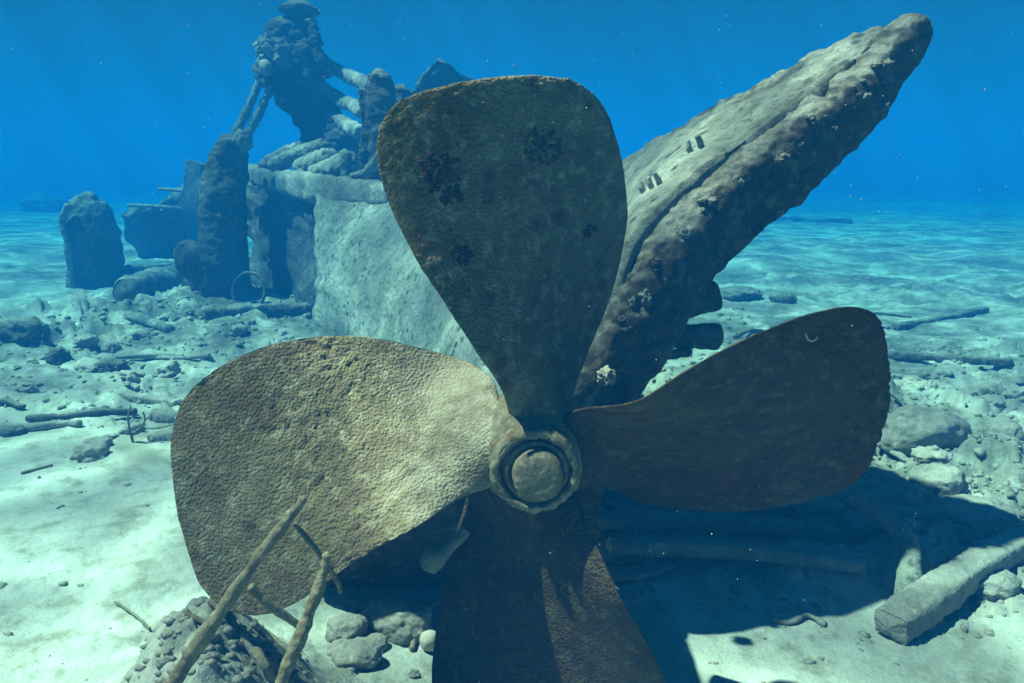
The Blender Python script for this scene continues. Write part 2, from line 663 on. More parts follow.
def blade(cdeg, A_px, B_px, label, seed, mat='bronze', grit=1., worn_lit_amt=0., nv=190, nu=110):
    """A and B: the two edges in pixels, both from the root to the tip, where they meet"""
    A = np.array([on_helicoid(x, y, cdeg) for x, y in A_px])
    B = np.array([on_helicoid(x, y, cdeg) for x, y in B_px])
    c = math.radians(cdeg)

    def car(q):   # to plane coordinates for smooth interpolation
        return np.stack([q[:, 1] * np.cos(q[:, 0]), q[:, 1] * np.sin(q[:, 0])], 1)
    A, B = spline(car(A), nv), spline(car(B), nv)
    tt = 1 - (1 - np.linspace(0, 1, nv)) ** 1.35
    A = np.stack([np.interp(tt, np.linspace(0, 1, nv), A[:, k]) for k in (0, 1)], 1)
    B = np.stack([np.interp(tt, np.linspace(0, 1, nv), B[:, k]) for k in (0, 1)], 1)
    u = .5 - .5 * np.cos(np.linspace(0, math.pi, nu))
    V = []
    for side in (1, -1):
        G_ = A[:, None, :] * (1 - u)[None, :, None] + B[:, None, :] * u[None, :, None]
        x, z = G_[..., 0], G_[..., 1]
        r = np.hypot(x, z)
        d = np.arctan2(z, x)
        vv = tt[:, None] + 0 * u[None, :]
        uu = u[None, :] + 0 * vv
        edge = np.sqrt(np.clip(4 * uu * (1 - uu), 0, 1)) * np.sqrt(np.clip(1 - vv ** 8, 0, 1))
        th = (.050 * (1 - sstep(.08, .34, r)) + .010) * edge + .004 * (edge > 0.02)
        y = PY - K * d * tw(r) - side * th
        X = HUB[0] + r * np.cos(d + c)
        Z = HUB[2] + r * np.sin(d + c)
        V.append(np.stack([X, y, Z], -1).reshape(-1, 3))
    V = np.vstack(V)
    n1 = nv * nu
    Fc = []
    for i in range(nv - 1):
        for j in range(nu - 1):
            a = i * nu + j
            Fc.append((a, a + 1, a + nu + 1, a + nu))
            Fc.append((n1 + a, n1 + a + nu, n1 + a + nu + 1, n1 + a + 1))
    rim = [i * nu for i in range(nv)] + [(nv - 1) * nu + j for j in range(1, nu)] + [i * nu + nu - 1 for i in range(nv - 2, -1, -1)] + [j for j in range(nu - 2, 0, -1)]
    for k in range(len(rim)):
        a, b = rim[k], rim[(k + 1) % len(rim)]
        Fc.append((a, a + n1, b + n1, b))

    worn = sstep(.52, .16, np.hypot(V[:, 0] - HUB[0], V[:, 2] - HUB[2])) * worn_lit_amt  # paler towards the hub: own colour plus painted light and gloss

    def disp(p, n):
        big = .0035 * fbm(p * 7, 4, seed)
        msk = sstep(-.15, .30, fbm(p * 4, 4, seed + 9))
        rr = np.hypot(p[:, 0] - HUB[0], p[:, 2] - HUB[2])
        coarse = sstep(.0, .35, fbm(p * 3.1 + 5, 3, seed + 19))
        g = fbm(p * 80, 2, seed + 2) * (1 - coarse) + 1.5 * fbm(p * 44, 3, seed + 4) * coarse
        return big + grit * sstep(.15, .6, rr) * (msk * .85 + .15) * (.0066 * np.clip(g + .15, 0, 1) * 2 + .0022 * fbm(p * 120, 2, seed + 3))
    o = mk('blade', V, Fc, M[mat], prop, disp=disp)
    # make sure the skin points outwards
    bm = bmesh.new()
    bm.from_mesh(o.data)
    bmesh.ops.recalc_face_normals(bm, faces=bm.faces)
    bm.to_mesh(o.data)
    bm.free()
    at = o.data.attributes.new('worn', 'FLOAT', 'POINT')  # wear plus painted light towards the hub
    at.data.foreach_set('value', worn.astype(float))
    o['label'] = label
    return o


top_blade = blade(90, [(512, 440), (508, 410), (495, 378), (455, 318), (415, 256), (388, 200), (378, 152), (384, 120), (405, 99), (445, 86), (495, 78), (530, 76)],
      [(560, 440), (571, 400), (578, 378), (597, 330), (615, 280), (626, 225), (625, 180), (617, 140), (602, 104), (580, 84), (556, 77), (530, 76)],
      'upright blade, olive grey with fine grit and maroon patches', 3, 'bronze', .35)
left_blade = blade(180, [(520, 440), (500, 402), (487, 374), (440, 353), (385, 340), (330, 336), (270, 345), (218, 368), (186, 396), (173, 430), (172, 460)],
      [(520, 476), (497, 484), (455, 500), (400, 535), (350, 565), (305, 597), (265, 613), (230, 610), (203, 588), (188, 550), (177, 505), (172, 460)],
      'rough pale-crusted blade, worn smoother towards the hub, its cream partly painted light', 4, 'bronze', 1., 1.)
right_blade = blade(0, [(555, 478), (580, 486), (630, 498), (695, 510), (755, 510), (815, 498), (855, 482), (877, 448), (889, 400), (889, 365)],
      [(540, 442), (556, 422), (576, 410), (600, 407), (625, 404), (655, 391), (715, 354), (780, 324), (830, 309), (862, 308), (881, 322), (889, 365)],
      'red-brown blade, shade darkened into its colour, with a thin bright upper edge', 5, 'red_brown', .5)
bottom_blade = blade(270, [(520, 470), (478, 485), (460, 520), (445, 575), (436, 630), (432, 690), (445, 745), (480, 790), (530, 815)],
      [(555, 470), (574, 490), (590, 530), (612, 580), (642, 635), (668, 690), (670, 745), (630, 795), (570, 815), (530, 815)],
      'red-brown lower blade, shade darkened into its colour, whose tip is buried in the sand', 6, 'red_brown', .4)

# hub: turned body along the shaft axis (y), nearest end first
def lathe(prof, cx, cz, seg=72):
    V, Fc = [], []
    for (y, r) in prof:
        for k in range(seg):
            a = 2 * math.pi * k / seg
            V.append((cx + r * math.cos(a), y, cz + r * math.sin(a)))
    for i in range(len(prof) - 1):
        for k in range(seg):
            k2 = (k + 1) % seg
            Fc.append((i * seg + k, (i + 1) * seg + k, (i + 1) * seg + k2, i * seg + k2))
    Fc.append(tuple(range(seg)))
    Fc.append(tuple((len(prof) - 1) * seg + k for k in range(seg - 1, -1, -1)))
    return np.array(V), Fc


def fix(o):
    bm = bmesh.new()
    bm.from_mesh(o.data)
    bmesh.ops.recalc_face_normals(bm, faces=bm.faces)
    bm.to_mesh(o.data)
    bm.free()
    return o


def fine_prof(pr, step=.004):
    out = [pr[0]]
    for a, b in zip(pr[:-1], pr[1:]):
        n = max(1, int(math.hypot(b[0] - a[0], b[1] - a[1]) / step))
        for k in range(1, n + 1):
            out.append((a[0] + (b[0] - a[0]) * k / n, a[1] + (b[1] - a[1]) * k / n))
    return out


hx, hz_ = HUB[0], HUB[2]
pr = fine_prof([(PY - .118, .0), (PY - .118, .080), (PY - .10, .090), (PY - .07, .108), (PY - .05, .122), (PY - .02, .138), (PY + .03, .156), (PY + .09, .16), (PY + .15, .14), (PY + .20, .10), (PY + .2, .0)], .006)
V, Fc = lathe(pr, hx, hz_, 90)
fix(mk('hub', V, Fc, M['hub'], prop, disp=rough(.005, 20, 4, 3, .003, 80)))
pr = fine_prof([(PY - .08, .082), (PY - .128, .084), (PY - .136, .090), (PY - .134, .100), (PY - .124, .106), (PY - .08, .106)], .003)
V, Fc = lathe(pr, hx - .003, hz_ + .002, 90)
fix(mk('collar_ring', V, Fc, M['hub'], prop, disp=rough(.009, 38, 4, 8, .005, 110)))
pr = fine_prof([(PY - .09, .064), (PY - .126, .065), (PY - .133, .070), (PY - .127, .077), (PY - .09, .079)], .003)
V, Fc = lathe(pr, hx, hz_, 90)
fix(mk('inner_ring', V, Fc, M['hub'], prop, disp=rough(.004, 45, 3, 18, .002, 120)))
pr = fine_prof([(PY - .178, .0), (PY - .177, .040), (PY - .172, .053), (PY - .163, .059), (PY - .15, .060), (PY - .09, .060), (PY - .09, .0)], .003)
V, Fc = lathe(pr, hx + .002, hz_ + .001, 90)
fix(mk('nut_cap', V, Fc, M['hub'], prop, disp=rough(.002, 30, 3, 5, .001, 120)))
# shaft running back into the stern
V, Fc = tube_geo([(hx, PY + .1, hz_, .075, .075), (hx, PY + .75, hz_ + .02, .075, .075)], 20, 32)
mk('propeller_shaft', V, Fc, M['hub'], prop, disp=rough(.006, 14, 3, 2))

# maroon sponges on the upright blade: small clusters lying on its face
def blade_pt(px, py, cdeg):
    d, r = on_helicoid(px, py, cdeg)
    c = math.radians(cdeg)
    th = .050 * (1 - sstep(.08, .34, np.array(r))) + .012
    return np.array((HUB[0] + r * math.cos(d + c), PY - K * d * float(tw(r)) - float(th), HUB[2] + r * math.sin(d + c)))


def sponge(px, py, size, n, seed):
    rg = np.random.default_rng(seed)
    parts = []
    for k in range(n):
        a, rr = rg.uniform(0, 6.28), size * rg.uniform(0, 1) ** .6
        q = blade_pt(px + rr * math.cos(a), py + rr * math.sin(a), 90)
        s = rg.uniform(.003, .0095)
        parts.append(lump_geo(q, (s, s * .4, s * rg.uniform(.5, 1.1)), 0, 3, .7, 2.6, seed + k))
    V, Fc = join(parts)
    o = mk('sponge_patch', V, Fc, M['sponge'], prop)
    o['label'] = 'dark maroon sponge growing on the upright blade'


sponge(541, 146, 19, 110, 1)
sponge(440, 172, 22, 100, 2)
sponge(452, 196, 10, 30, 5)
sponge(462, 255, 10, 30, 3)
sponge(590, 232, 7, 18, 4)
q0 = [blade_pt(x, y, 0) for x, y in ((804, 333), (807, 339), (812, 340), (816, 336))]
tube('worm_tube', [(q[0], q[1] + .003, q[2], .0022, .0022) for q in q0], M['shell'], prop, n=14, seg=8, amp=.0004, freq=60)

# ------------------------------------------------------------------ the wrecked stern
hb = P(560, 400, 2.5)
hull = thing('wrecked_ship_stern', (hb[0], hb[1], 0), 'wrecked ship stern heeled over behind the propeller, its tapered end rising to the right', 'shipwreck')


def curve(pts, n):
    return spline(np.array([P(*p) for p in pts]), n)


NU, NVV = 260, 200
top = curve([(312, 184, 7.9), (380, 193, 7.1), (470, 195, 6.0), (560, 185, 5.0), (625, 161, 4.35), (680, 127, 3.95), (740, 92, 3.6), (800, 62, 3.35), (855, 38, 3.16), (886, 27, 3.10)], NU)
bot = curve([(330, 352, 7.0), (400, 395, 5.2), (450, 430, 4.0), (520, 455, 3.0), (560, 440, 2.5), (600, 335, 2.52), (622, 250, 2.6), (687, 178, 2.72), (745, 140, 2.8), (795, 104, 2.88), (845, 66, 2.98), (880, 38, 3.06)], NU)
far = curve([(312, 184, 7.9), (322, 235, 7.6), (326, 290, 7.3), (330, 352, 7.0)], NVV)
vv = np.linspace(0, 1, NVV)
# ruled between the rim and the ridge, bellied outwards a little
Gd = top[None] * (1 - vv)[:, None, None] + bot[None] * vv[:, None, None]
dev = far - (top[0][None] * (1 - vv)[:, None] + bot[0][None] * vv[:, None])
Gd = Gd + dev[:, None, :] * ((1 - np.linspace(0, 1, NU)) ** 2)[None, :, None]
_v = np.linspace(0, 1, NVV)
_rg = .16 * fbm(np.stack([_v * 3.5, 0 * _v, 0 * _v], 1), 4, 77, .6) + .0
Gd = Gd + (np.array((-1.0, .5, 0)) * _rg[:, None])[:, None, :] * (((1 - np.linspace(0, 1, NU)) ** 10)[None, :, None])
_u = np.linspace(0, 1, NU)
_tp = .05 * fbm(np.stack([_u * 22, 0 * _u, 0 * _u], 1), 4, 78, .6)
Gd[..., 2] += _tp[None, :] * ((1 - vv) ** 8)[:, None] * .6
du = np.gradient(Gd, axis=1)
dv = np.gradient(Gd, axis=0)
nn = np.cross(du, dv)
nn /= np.linalg.norm(nn, axis=2)[..., None] + 1e-9
sgn = np.sign((nn * (np.array((-.3, -.9, .3)))[None, None]).sum(-1).mean())
nn *= sgn
belly = np.sin(math.pi * vv)[:, None] * .10 * (1 - np.linspace(0, 1, NU) ** 3)[None, :]
Gd = Gd + nn * belly[..., None]
fr = Gd.reshape(-1, 3)
bkk = (Gd - nn * .05).reshape(-1, 3)
# worn rim: sink and raise the top edge
n1 = NU * NVV
Fc = []
for i in range(NVV - 1):
    for j in range(NU - 1):
        a = i * NU + j
        Fc.append((a, a + 1, a + NU + 1, a + NU))
        Fc.append((n1 + a, n1 + a + NU, n1 + a + NU + 1, n1 + a + 1))
rim = [j for j in range(NU)] + [i * NU + NU - 1 for i in range(1, NVV)] + [(NVV - 1) * NU + j for j in range(NU - 2, -1, -1)] + [i * NU for i in range(NVV - 2, 0, -1)]
for k in range(len(rim)):
    a, b = rim[k], rim[(k + 1) % len(rim)]
    Fc.append((a, a + n1, b + n1, b))


def d_plate(p, n):
    str_ = fbm(np.stack([p[:, 0] * 9, p[:, 1] * 1.5, p[:, 2] * 1.6], 1), 3, 4)
    tipw = sstep(.3, 1.2, p[:, 0])
    return .03 * fbm(p * 1.8, 3, 1) + (.012 + .02 * tipw) * fbm(p * 8, 4, 2, .6) + .008 * str_ * (1 - tipw) + (.004 + .006 * tipw) * fbm(p * 40, 2, 3) - .02 * tipw * sstep(.25, .6, fbm(p * 16, 3, 6))


plating = fix(mk('hull_plating', np.vstack([fr, bkk]), Fc, M['plate'], hull, disp=d_plate))
_pv = np.vstack([fr, bkk])
_at = plating.data.attributes.new('worn', 'FLOAT', 'POINT')
_at.data.foreach_set('value', np.clip(sstep(.25, 1.3, _pv[:, 0]) * (.35 + 1.3 * sstep(-.25, .25, fbm(_pv * 4.5, 4, 66))), 0, 1))

# the thick post that makes the stern's end: dark face towards the camera
sec = []
post_rows = [  # centre px, py, Y, half width (across the view), half depth
    (565, 470, 2.62, .12, .15), (590, 385, 2.60, .12, .155), (632, 318, 2.66, .13, .165), (672, 258, 2.74, .13, .165), (718, 208, 2.82, .125, .16),
    (772, 168, 2.90, .115, .15), (822, 126, 2.97, .10, .13), (862, 92, 3.02, .09, .11), (893, 55, 3.06, .075, .09), (908, 38, 3.08, .064, .075), (916, 27, 3.09, .055, .06)]
V, Fc = tube_geo([pt(*r) for r in post_rows], 230, 110, 3.2, hint=(-.6, -.46, .6))


def d_post(p, n):
    r = .045 * fbm(p * 3.2, 4, 11, .55) + .016 * np.abs(fbm(p * 14, 4, 12, .6)) + .005 * fbm(p * 45, 2, 13)
    kn = fbm(p * 6.5, 2, 19)
    return r + .05 * sstep(.35, .7, kn)


post = mk('stern_post', V, Fc, M['post'], hull, disp=d_post)
bpy.context.view_layer.update()
# rail along the far rim, hung with growth
V, Fc = tube_geo([pt(243, 171, 10.2, .10, .10), pt(275, 180, 9.0, .10, .12), pt(312, 187, 8.1, .11, .14), pt(350, 192, 7.5, .10, .13), pt(395, 196, 7.0, .10, .1)], 120, 30, 3)


def d_rail(p, n):
    drip = np.clip(fbm(np.stack([p[:, 0] * 9, p[:, 1] * 4, p[:, 2] * .6], 1), 3, 7), 0, 1)
    return .04 * fbm(p * 4, 4, 2) + .05 * drip * (n[:, 2] < .2)


mk('gunwale', V, Fc, M['pale'], hull, disp=d_rail)
# ribs / broken stubs
for k, (x, y) in enumerate(((690, 152), (701, 147), (643, 192), (659, 184), (651, 188))):
    q, n = hit(x, y, plating)
    if q is None:
        continue
    up = n * .03 + np.array((-.006, -.004, .028))
    a_ = q - n * .01
    tube('broken_stub', [(*a_, .012, .010), (*(a_ + up * .5), .011, .009), (*(a_ + up * .95 + np.array((.006 * (-1) ** k, 0, 0))), .006, .006)], M['plate'], hull, n=16, seg=14, power=3, amp=.005, freq=30, seed=k)
rg_ = np.random.default_rng(77)
kn_ = [(862, 90, .022), (783, 160, .024), (877, 66, .02), (717, 257, .016), (711, 204, .022), (845, 66, .016), (740, 180, .012), (700, 290, .014), (655, 262, .02), (642, 300, .022), (812, 118, .016), (756, 210, .012), (684, 236, .018), (668, 322, .015), (830, 130, .012), (880, 100, .014), (630, 330, .02), (800, 150, .013)]
for k, (x, y, s_) in enumerate(kn_):
    q, n = hit(x, y, post)
    if q is None:
        continue
    parts = []
    for m_ in range(4):
        off = rg_.normal(0, s_ * .7, 3)
        off -= n * (off @ n) * .8
        t_ = s_ * rg_.uniform(.4, 1)
        parts.append(lump_geo(q + off, (t_ * rg_.uniform(.7, 1.5), t_ * .7, t_ * rg_.uniform(.5, 1)), rg_.uniform(0, 3), 3, .9, 2.4, 30 + k * 5 + m_))
    V, Fc = join(parts)
    mk('growth_knob', V, Fc, M['pale' if k % 3 == 0 else 'post'], hull)
# broken frames poking out below the post
for k, (a, b) in enumerate(((pt(640, 335, 3.3, .05, .06), pt(716, 336, 3.35, .045, .05)), (pt(650, 322, 3.4, .03, .03), pt(716, 296, 3.4, .035, .06)), (pt(625, 360, 3.0, .035, .035), pt(690, 352, 3.3, .02, .02)))):
    tube('broken_frame', [a, b], M['wreck'], hull, n=40, seg=20, power=4, amp=.025, freq=9, seed=k + 3, grain=.004)

V, Fc = lump_geo(P(606, 376, 2.40), (.028, .024, .026), 0, 5, .75, 2.6, 15)
o = mk('cream_sponge', V, Fc, M['cream'])
tag(o, 'small cream lumpy sponge clinging to the foot of the dark stern post', 'sponge')

# deck plate in the shade between hull and column
def panel(name, corners, thick, mat, parent=None, nu=60, nv=50, amp=.04, freq=3, seed=0, **kw):
    """slab between four world points (a b c d round the edge)"""
    a, b, c, d = [np.array(x, float) for x in corners]
    U, Vv = np.meshgrid(np.linspace(0, 1, nu), np.linspace(0, 1, nv))
    U, Vv = U[..., None], Vv[..., None]
    g = (a * (1 - U) + b * U) * (1 - Vv) + (d * (1 - U) + c * U) * Vv
    n = np.cross(b - a, d - a)
    n /= np.linalg.norm(n)
    V = np.vstack([(g + n * thick / 2).reshape(-1, 3), (g - n * thick / 2).reshape(-1, 3)])
    n1 = nu * nv
    Fc = []
    for i in range(nv - 1):
        for j in range(nu - 1):
            q = i * nu + j
            Fc.append((q, q + 1, q + nu + 1, q + nu))
            Fc.append((n1 + q, n1 + q + nu, n1 + q + nu + 1, n1 + q + 1))
    rim = [j for j in range(nu)] + [i * nu + nu - 1 for i in range(1, nv)] + [(nv - 1) * nu + j for j in range(nu - 2, -1, -1)] + [i * nu for i in range(nv - 2, 0, -1)]
    for k in range(len(rim)):
        p, q = rim[k], rim[(k + 1) % len(rim)]
        Fc.append((p, p + n1, q + n1, q))

    def dd(p, nrm):
        e = np.stack([amp * 1.6 * fbm(p * freq + 9, 3, seed + 1), 0 * p[:, 0], amp * 1.6 * fbm(p * freq + 31, 3, seed + 2)], 1)
        return e + nrm * (amp * .5 * fbm(p * freq * 3, 4, seed))[:, None]
    return fix(mk(name, V, Fc, mat, parent, disp=dd, **kw))


panel('shading_strake', ((-.78, 2.45, .62), (.30, 2.45, .62), (.30, 2.88, -.08), (-.78, 2.88, -.08)), .06, M['post'], hull, nu=140, nv=90, amp=.03, freq=5, seed=14)  # slab added behind the blade, leaned over to darken the hollow
panel('inner_frame', (P(240, 182, 10.0), P(322, 186, 8.2), P(330, 330, 7.9), P(262, 300, 9.6)), .12, M['wreck'], hull, amp=.08, freq=2.5)

# ------------------------------------------------------------------ A-frame on the wreck
YF = 10.6
fl = P(330, 150, YF)
fr_ = thing('collapsed_mast_frame', fl, 'tall collapsed mast frame with a lumpy block head and pipe struts, leaning above the wreck', 'mast frame')
V, Fc = tube_geo([pt(284, 30, YF, .20, .22), pt(289, 55, YF, .34, .30), pt(297, 80, YF, .31, .28), pt(306, 104, YF - .1, .25, .25), pt(322, 128, YF - .1, .27, .25), pt(344, 156, YF - .2, .30, .25)], 190, 100, 3.6, hint=(0, -1, 0))
mk('mast_head', V, Fc, M['wreck'], fr_, disp=rough(.10, 3.2, 5, 3, .05, 11))
V, Fc = tube_geo([pt(300, 8, YF, .25, .22), pt(300, 12, YF, .25, .22)], 10, 40, 3, hint=(0, -1, 0))
mk('top_flange', V, Fc, M['wreck'], fr_, disp=rough(.04, 5, 4, 8))
V, Fc = tube_geo([pt(301, 12, YF, .15, .15), pt(302, 30, YF, .16, .16)], 20, 32, 3, hint=(0, -1, 0))
mk('neck', V, Fc, M['wreck'], fr_, disp=rough(.04, 6, 4, 8))
V, Fc = tube_geo([pt(262, 40, YF - .35, .05, .14), pt(280, 62, YF - .35, .05, .16)], 30, 24, 4, hint=(0, -1, 0))
mk('side_plate', V, Fc, M['pale'], fr_, disp=rough(.05, 8, 4, 28))
for k, (x0, y0, x1, y1) in enumerate(((312, 40, 322, 62), (318, 62, 330, 74), (258, 66, 266, 84), (310, 20, 318, 44))):
    tube('bracket', [pt(x0, y0, YF - .25, .05, .07), pt(x1, y1, YF - .3, .05, .06)], M['wreck'], fr_, n=24, seg=16, power=4, amp=.04, freq=9, seed=k + 90)
panel('web_plate', (P(308, 98, YF + .3), P(326, 96, YF + .3), P(364, 140, YF - .6), P(330, 146, YF - .4)), .12, M['wreck'], fr_, nu=70, nv=60, amp=.08, freq=4, seed=44)
V, Fc = lump_geo(P(274, 54, YF - .25), (.20, .18, .20), 0, 5, .8, 3, 6)
mk('growth_cluster', V, Fc, M['pale'], fr_)
struts = [((268, 60), (232, 140), .055), ((273, 82), (242, 143), .06), ((318, 60), (372, 86), .09), ((312, 82), (364, 112), .085), ((306, 98), (362, 134), .10), ((262, 48), (266, 70), .07)]
for k, (a, b, r) in enumerate(struts):
    tube('strut', [pt(*a, YF - .1, r), pt((a[0] + b[0]) / 2 + 1, (a[1] + b[1]) / 2 + 2, YF - .15, r * .9), pt(*b, YF - (.3 if k < 2 else .9), r)], M['pale' if k < 2 else 'timber'], fr_, n=60, seg=20, amp=.03, freq=6, seed=k)

# column on the left of the wreck
cb = G(222, 292)
YC = cb[1]
col = thing('encrusted_column', cb, 'tall thick column crusted with growth standing left of the wreck', 'column')
V, Fc = tube_geo([pt(226, 308, YC, .26, .26), pt(222, 270, YC, .27, .26), pt(223, 230, YC, .24, .23), pt(226, 190, YC, .22, .22), pt(228, 155, YC, .18, .18), pt(228, 142, YC, .13, .14)], 130, 64, 2.6, hint=(0, -1, 0))
mk('column_body', V, Fc, M['wreck'], col, disp=rough(.09, 3, 5, 13, .02, 18))
V, Fc = tube_geo([pt(182, 246, YC - .1, .12, .1), pt(196, 262, YC - .1, .2, .18), pt(215, 270, YC, .2, .2)], 40, 32, 2.4, hint=(0, -1, 0))
mk('side_lobe', V, Fc, M['wreck'], col, disp=rough(.06, 4, 4, 14))
V, Fc = lump_geo(P(243, 141, YC - .1), (.10, .1, .12), 0, 4, .4, 2, 9)
mk('end_knob', V, Fc, M['pale'], col)

# drum
db = G(92, 285)
YD = db[1]
dr = thing('upright_drum', db, 'broad upright drum with a rounded top, silted and painted lighter as if lit, leftmost piece of the wreck', 'drum')
V, Fc = tube_geo([pt(98, 292, YD, .37, .36), pt(95, 260, YD, .38, .36), pt(91, 230, YD, .37, .36), pt(88, 212, YD, .33, .32), pt(86, 202, YD, .24, .24), pt(86, 196, YD, .12, .12)], 110, 72, 2.1, hint=(0, -1, 0))
mk('drum_body', V, Fc, M['wreck'], dr, disp=rough(.09, 2.6, 5, 23, .03, 14))
V, Fc = tube_geo([pt(68, 205, YD - .38, .05, .05), pt(62, 222, YD - .36, .05, .04), pt(68, 245, YD - .38, .05, .05), pt(73, 290, YD - .38, .05, .05)], 60, 16, 2)
mk('vertical_rib', V, Fc, M['pale'], dr, disp=rough(.03, 6, 4, 24))

# low wall of plating behind
lw = thing('low_wreck_wall', G(180, 236), 'low dark wall of plating lying behind the column on the left', 'plating')
panel('plating', (P(130, 206, 14.2), P(208, 196, 14.0), P(208, 262, 14.8), P(136, 262, 14.8)), .4, M['wreck'], lw, nu=120, nv=80, amp=.24, freq=1.5, seed=4)
panel('upright_plate', (P(190, 160, 12.6), P(206, 166, 12.4), P(206, 210, 12.4), P(184, 206, 12.6)), .25, M['wreck'], lw, amp=.06, freq=2, seed=5)
tube('rail_bar', [pt(128, 205, 13.6, .03), pt(208, 209, 13.2, .03)], M['pale'], lw, n=60, seg=10, amp=.015, freq=4)
tube('rail_bar', [pt(158, 189, 12.8, .028), pt(205, 192, 12.6, .028)], M['pale'], lw, n=50, seg=10, amp=.015, freq=4)

# pipes heaped on the rim
rows = [((264, 167), (300, 147), 9.4, .07, 'thin pipe at the left end of the heap on the wreck rim'),
        ((272, 166), (326, 145), 9.0, .085, 'long pale pipe lying slanted across the heap on the rim'),
        ((300, 168), (330, 158), 8.7, .10, 'short thick pipe in the middle of the heap on the rim'),
        ((315, 176), (352, 164), 8.4, .11, 'stubby blunt pipe at the right end of the heap on the rim'),
        ((268, 158), (292, 176), 9.2, .05, 'short dark pipe crossing the left end of the heap')]
for k, (a, b, Y, r, lab) in enumerate(rows):
    o = tube('silted_pipe', [pt(*a, Y, r), pt((a[0] + b[0]) / 2, (a[1] + b[1]) / 2 - 1, Y - .1, r * 1.05), pt(*b, Y - .3, r)], M['pale'], None, n=50, seg=24, amp=.035, freq=5, seed=40 + k)
    tag(o, lab, 'pipe', 'pipes heaped on the wreck rim')

# posts on the rim, just left of the upright blade
posts = [([(384, 192, 7.6, .13), (382, 150, 7.6, .13), (380, 100, 7.6, .13), (379, 76, 7.6, .11)], 'tallest round-topped post on the wreck rim beside the upright blade'),
         ([(366, 190, 7.7, .05), (366, 150, 7.7, .05), (365, 112, 7.7, .05), (363, 90, 7.7, .05)], 'slender post just left of the tallest rim post'),
         ([(400, 150, 7.9, .09), (400, 115, 7.9, .10), (402, 90, 7.9, .10)], 'short thick post right of the tallest rim post, half behind the blade'),
         ([(348, 186, 7.7, .045), (346, 170, 7.7, .05), (346, 152, 7.7, .05)], 'small knobbly post left of the slender rim post')]
for k, (rw, lab) in enumerate(posts):
    o = tube('rim_post', [pt(*r) for r in rw], M['pale'] if k == 3 else M['wreck'], None, n=80, seg=28, power=2.6, amp=.05, freq=4.5, hint=(0, -1, 0), seed=50 + k, grain=.006)
    tag(o, lab, 'post', 'posts on the wreck rim')
o = tube('bent_bar', [pt(352, 176, 7.5, .03), pt(366, 172, 7.4, .035), pt(384, 150, 7.3, .03), pt(405, 146, 7.2, .03)], M['pale'], None, n=50, seg=12, amp=.02, freq=8, seed=3)
tag(o, 'pale bent bar leaning against the tallest rim post', 'bar')
o = panel('wedge_block', (P(411, 96, 9.5), P(437, 61, 9.5), P(475, 82, 9.6), P(470, 118, 9.6)), .4, M['wreck'], None, nu=50, nv=40, amp=.07, freq=2.4, seed=9)
tag(o, 'dark wedge-shaped block showing above the shoulder of the upright blade', 'block')
o = tube('wreck_bulkhead', [pt(452, 200, 9.6, .5, .2), pt(445, 150, 9.6, .5, .2), pt(440, 84, 9.6, .3, .2)], M['wreck'], None, n=60, seg=32, power=4, amp=.06, freq=3, hint=(0, -1, 0), seed=29)
tag(o, 'broken bulkhead behind the upright blade carrying the dark wedge block', 'bulkhead')

# hoop
hc = G(250, 306)
cz = hc + np.array((0, 0, .16))
V = []
path = [(cz[0] + .17 * math.cos(a), cz[1] + .05 * math.sin(a), cz[2] + .19 * math.sin(a), .02, .02) for a in np.linspace(-.9, math.pi + .5, 14)]
o = tube('metal_hoop', path, M['wreck'], None, n=80, seg=12, amp=.012, freq=10, hint=(0, 1, 0))
tag(o, 'open metal hoop standing in the rubble right of the tall column', 'hoop')

# ------------------------------------------------------------------ wreck debris on the left seabed
deb = [  # px,py,px,py,a,b,power,material,name,label
    (75, 285, 205, 268, .16, .14, 3, 'wreck', 'fallen_beam', 'thick crusted beam lying in front of the upright drum'),
    (130, 300, 195, 278, .22, .20, 2.4, 'wreck', 'rounded_block', 'rounded dark block between the drum and the column'),
    (85, 322, 125, 292, .05, .05, 2, 'pale', 'fallen_pipe', 'pale pipe slanting down in front of the drum'),
    (100, 305, 170, 332, .055, .05, 2, 'pale', 'fallen_pipe', 'pale pipe slanting to the lower right before the rounded block'),
    (205, 318, 330, 312, .09, .08, 3, 'wreck', 'fallen_beam', 'dark beam lying in the rubble at the foot of the hull'),
    (190, 292, 240, 300, .12, .10, 3, 'wreck', 'fallen_beam', 'short beam at the foot of the tall column'),
    (250, 205, 300, 228, .12, .10, 3, 'wreck', 'fallen_beam', 'dark beam hanging under the rim rail'),
    (85, 392, 178, 404, .045, .035, 3, 'timber', 'sunken_timber', 'dark flat timber on the sand left of the sunlit blade'),
    (153, 418, 182, 420, .05, .04, 3, 'timber', 'sunken_timber', 'stubby timber close to the left edge of the sunlit blade'),
    (150, 440, 185, 440, .035, .045, 3, 'timber', 'sunken_timber', 'small square-ended timber touching the sunlit blade edge'),
    (32, 422, 85, 411, .012, .010, 2, 'weed', 'thin_branch', 'long thin branch on the pale sand far left'),
    (22, 474, 52, 466, .010, .009, 2, 'weed', 'thin_branch', 'short thin branch on bright sand at the left edge'),
]
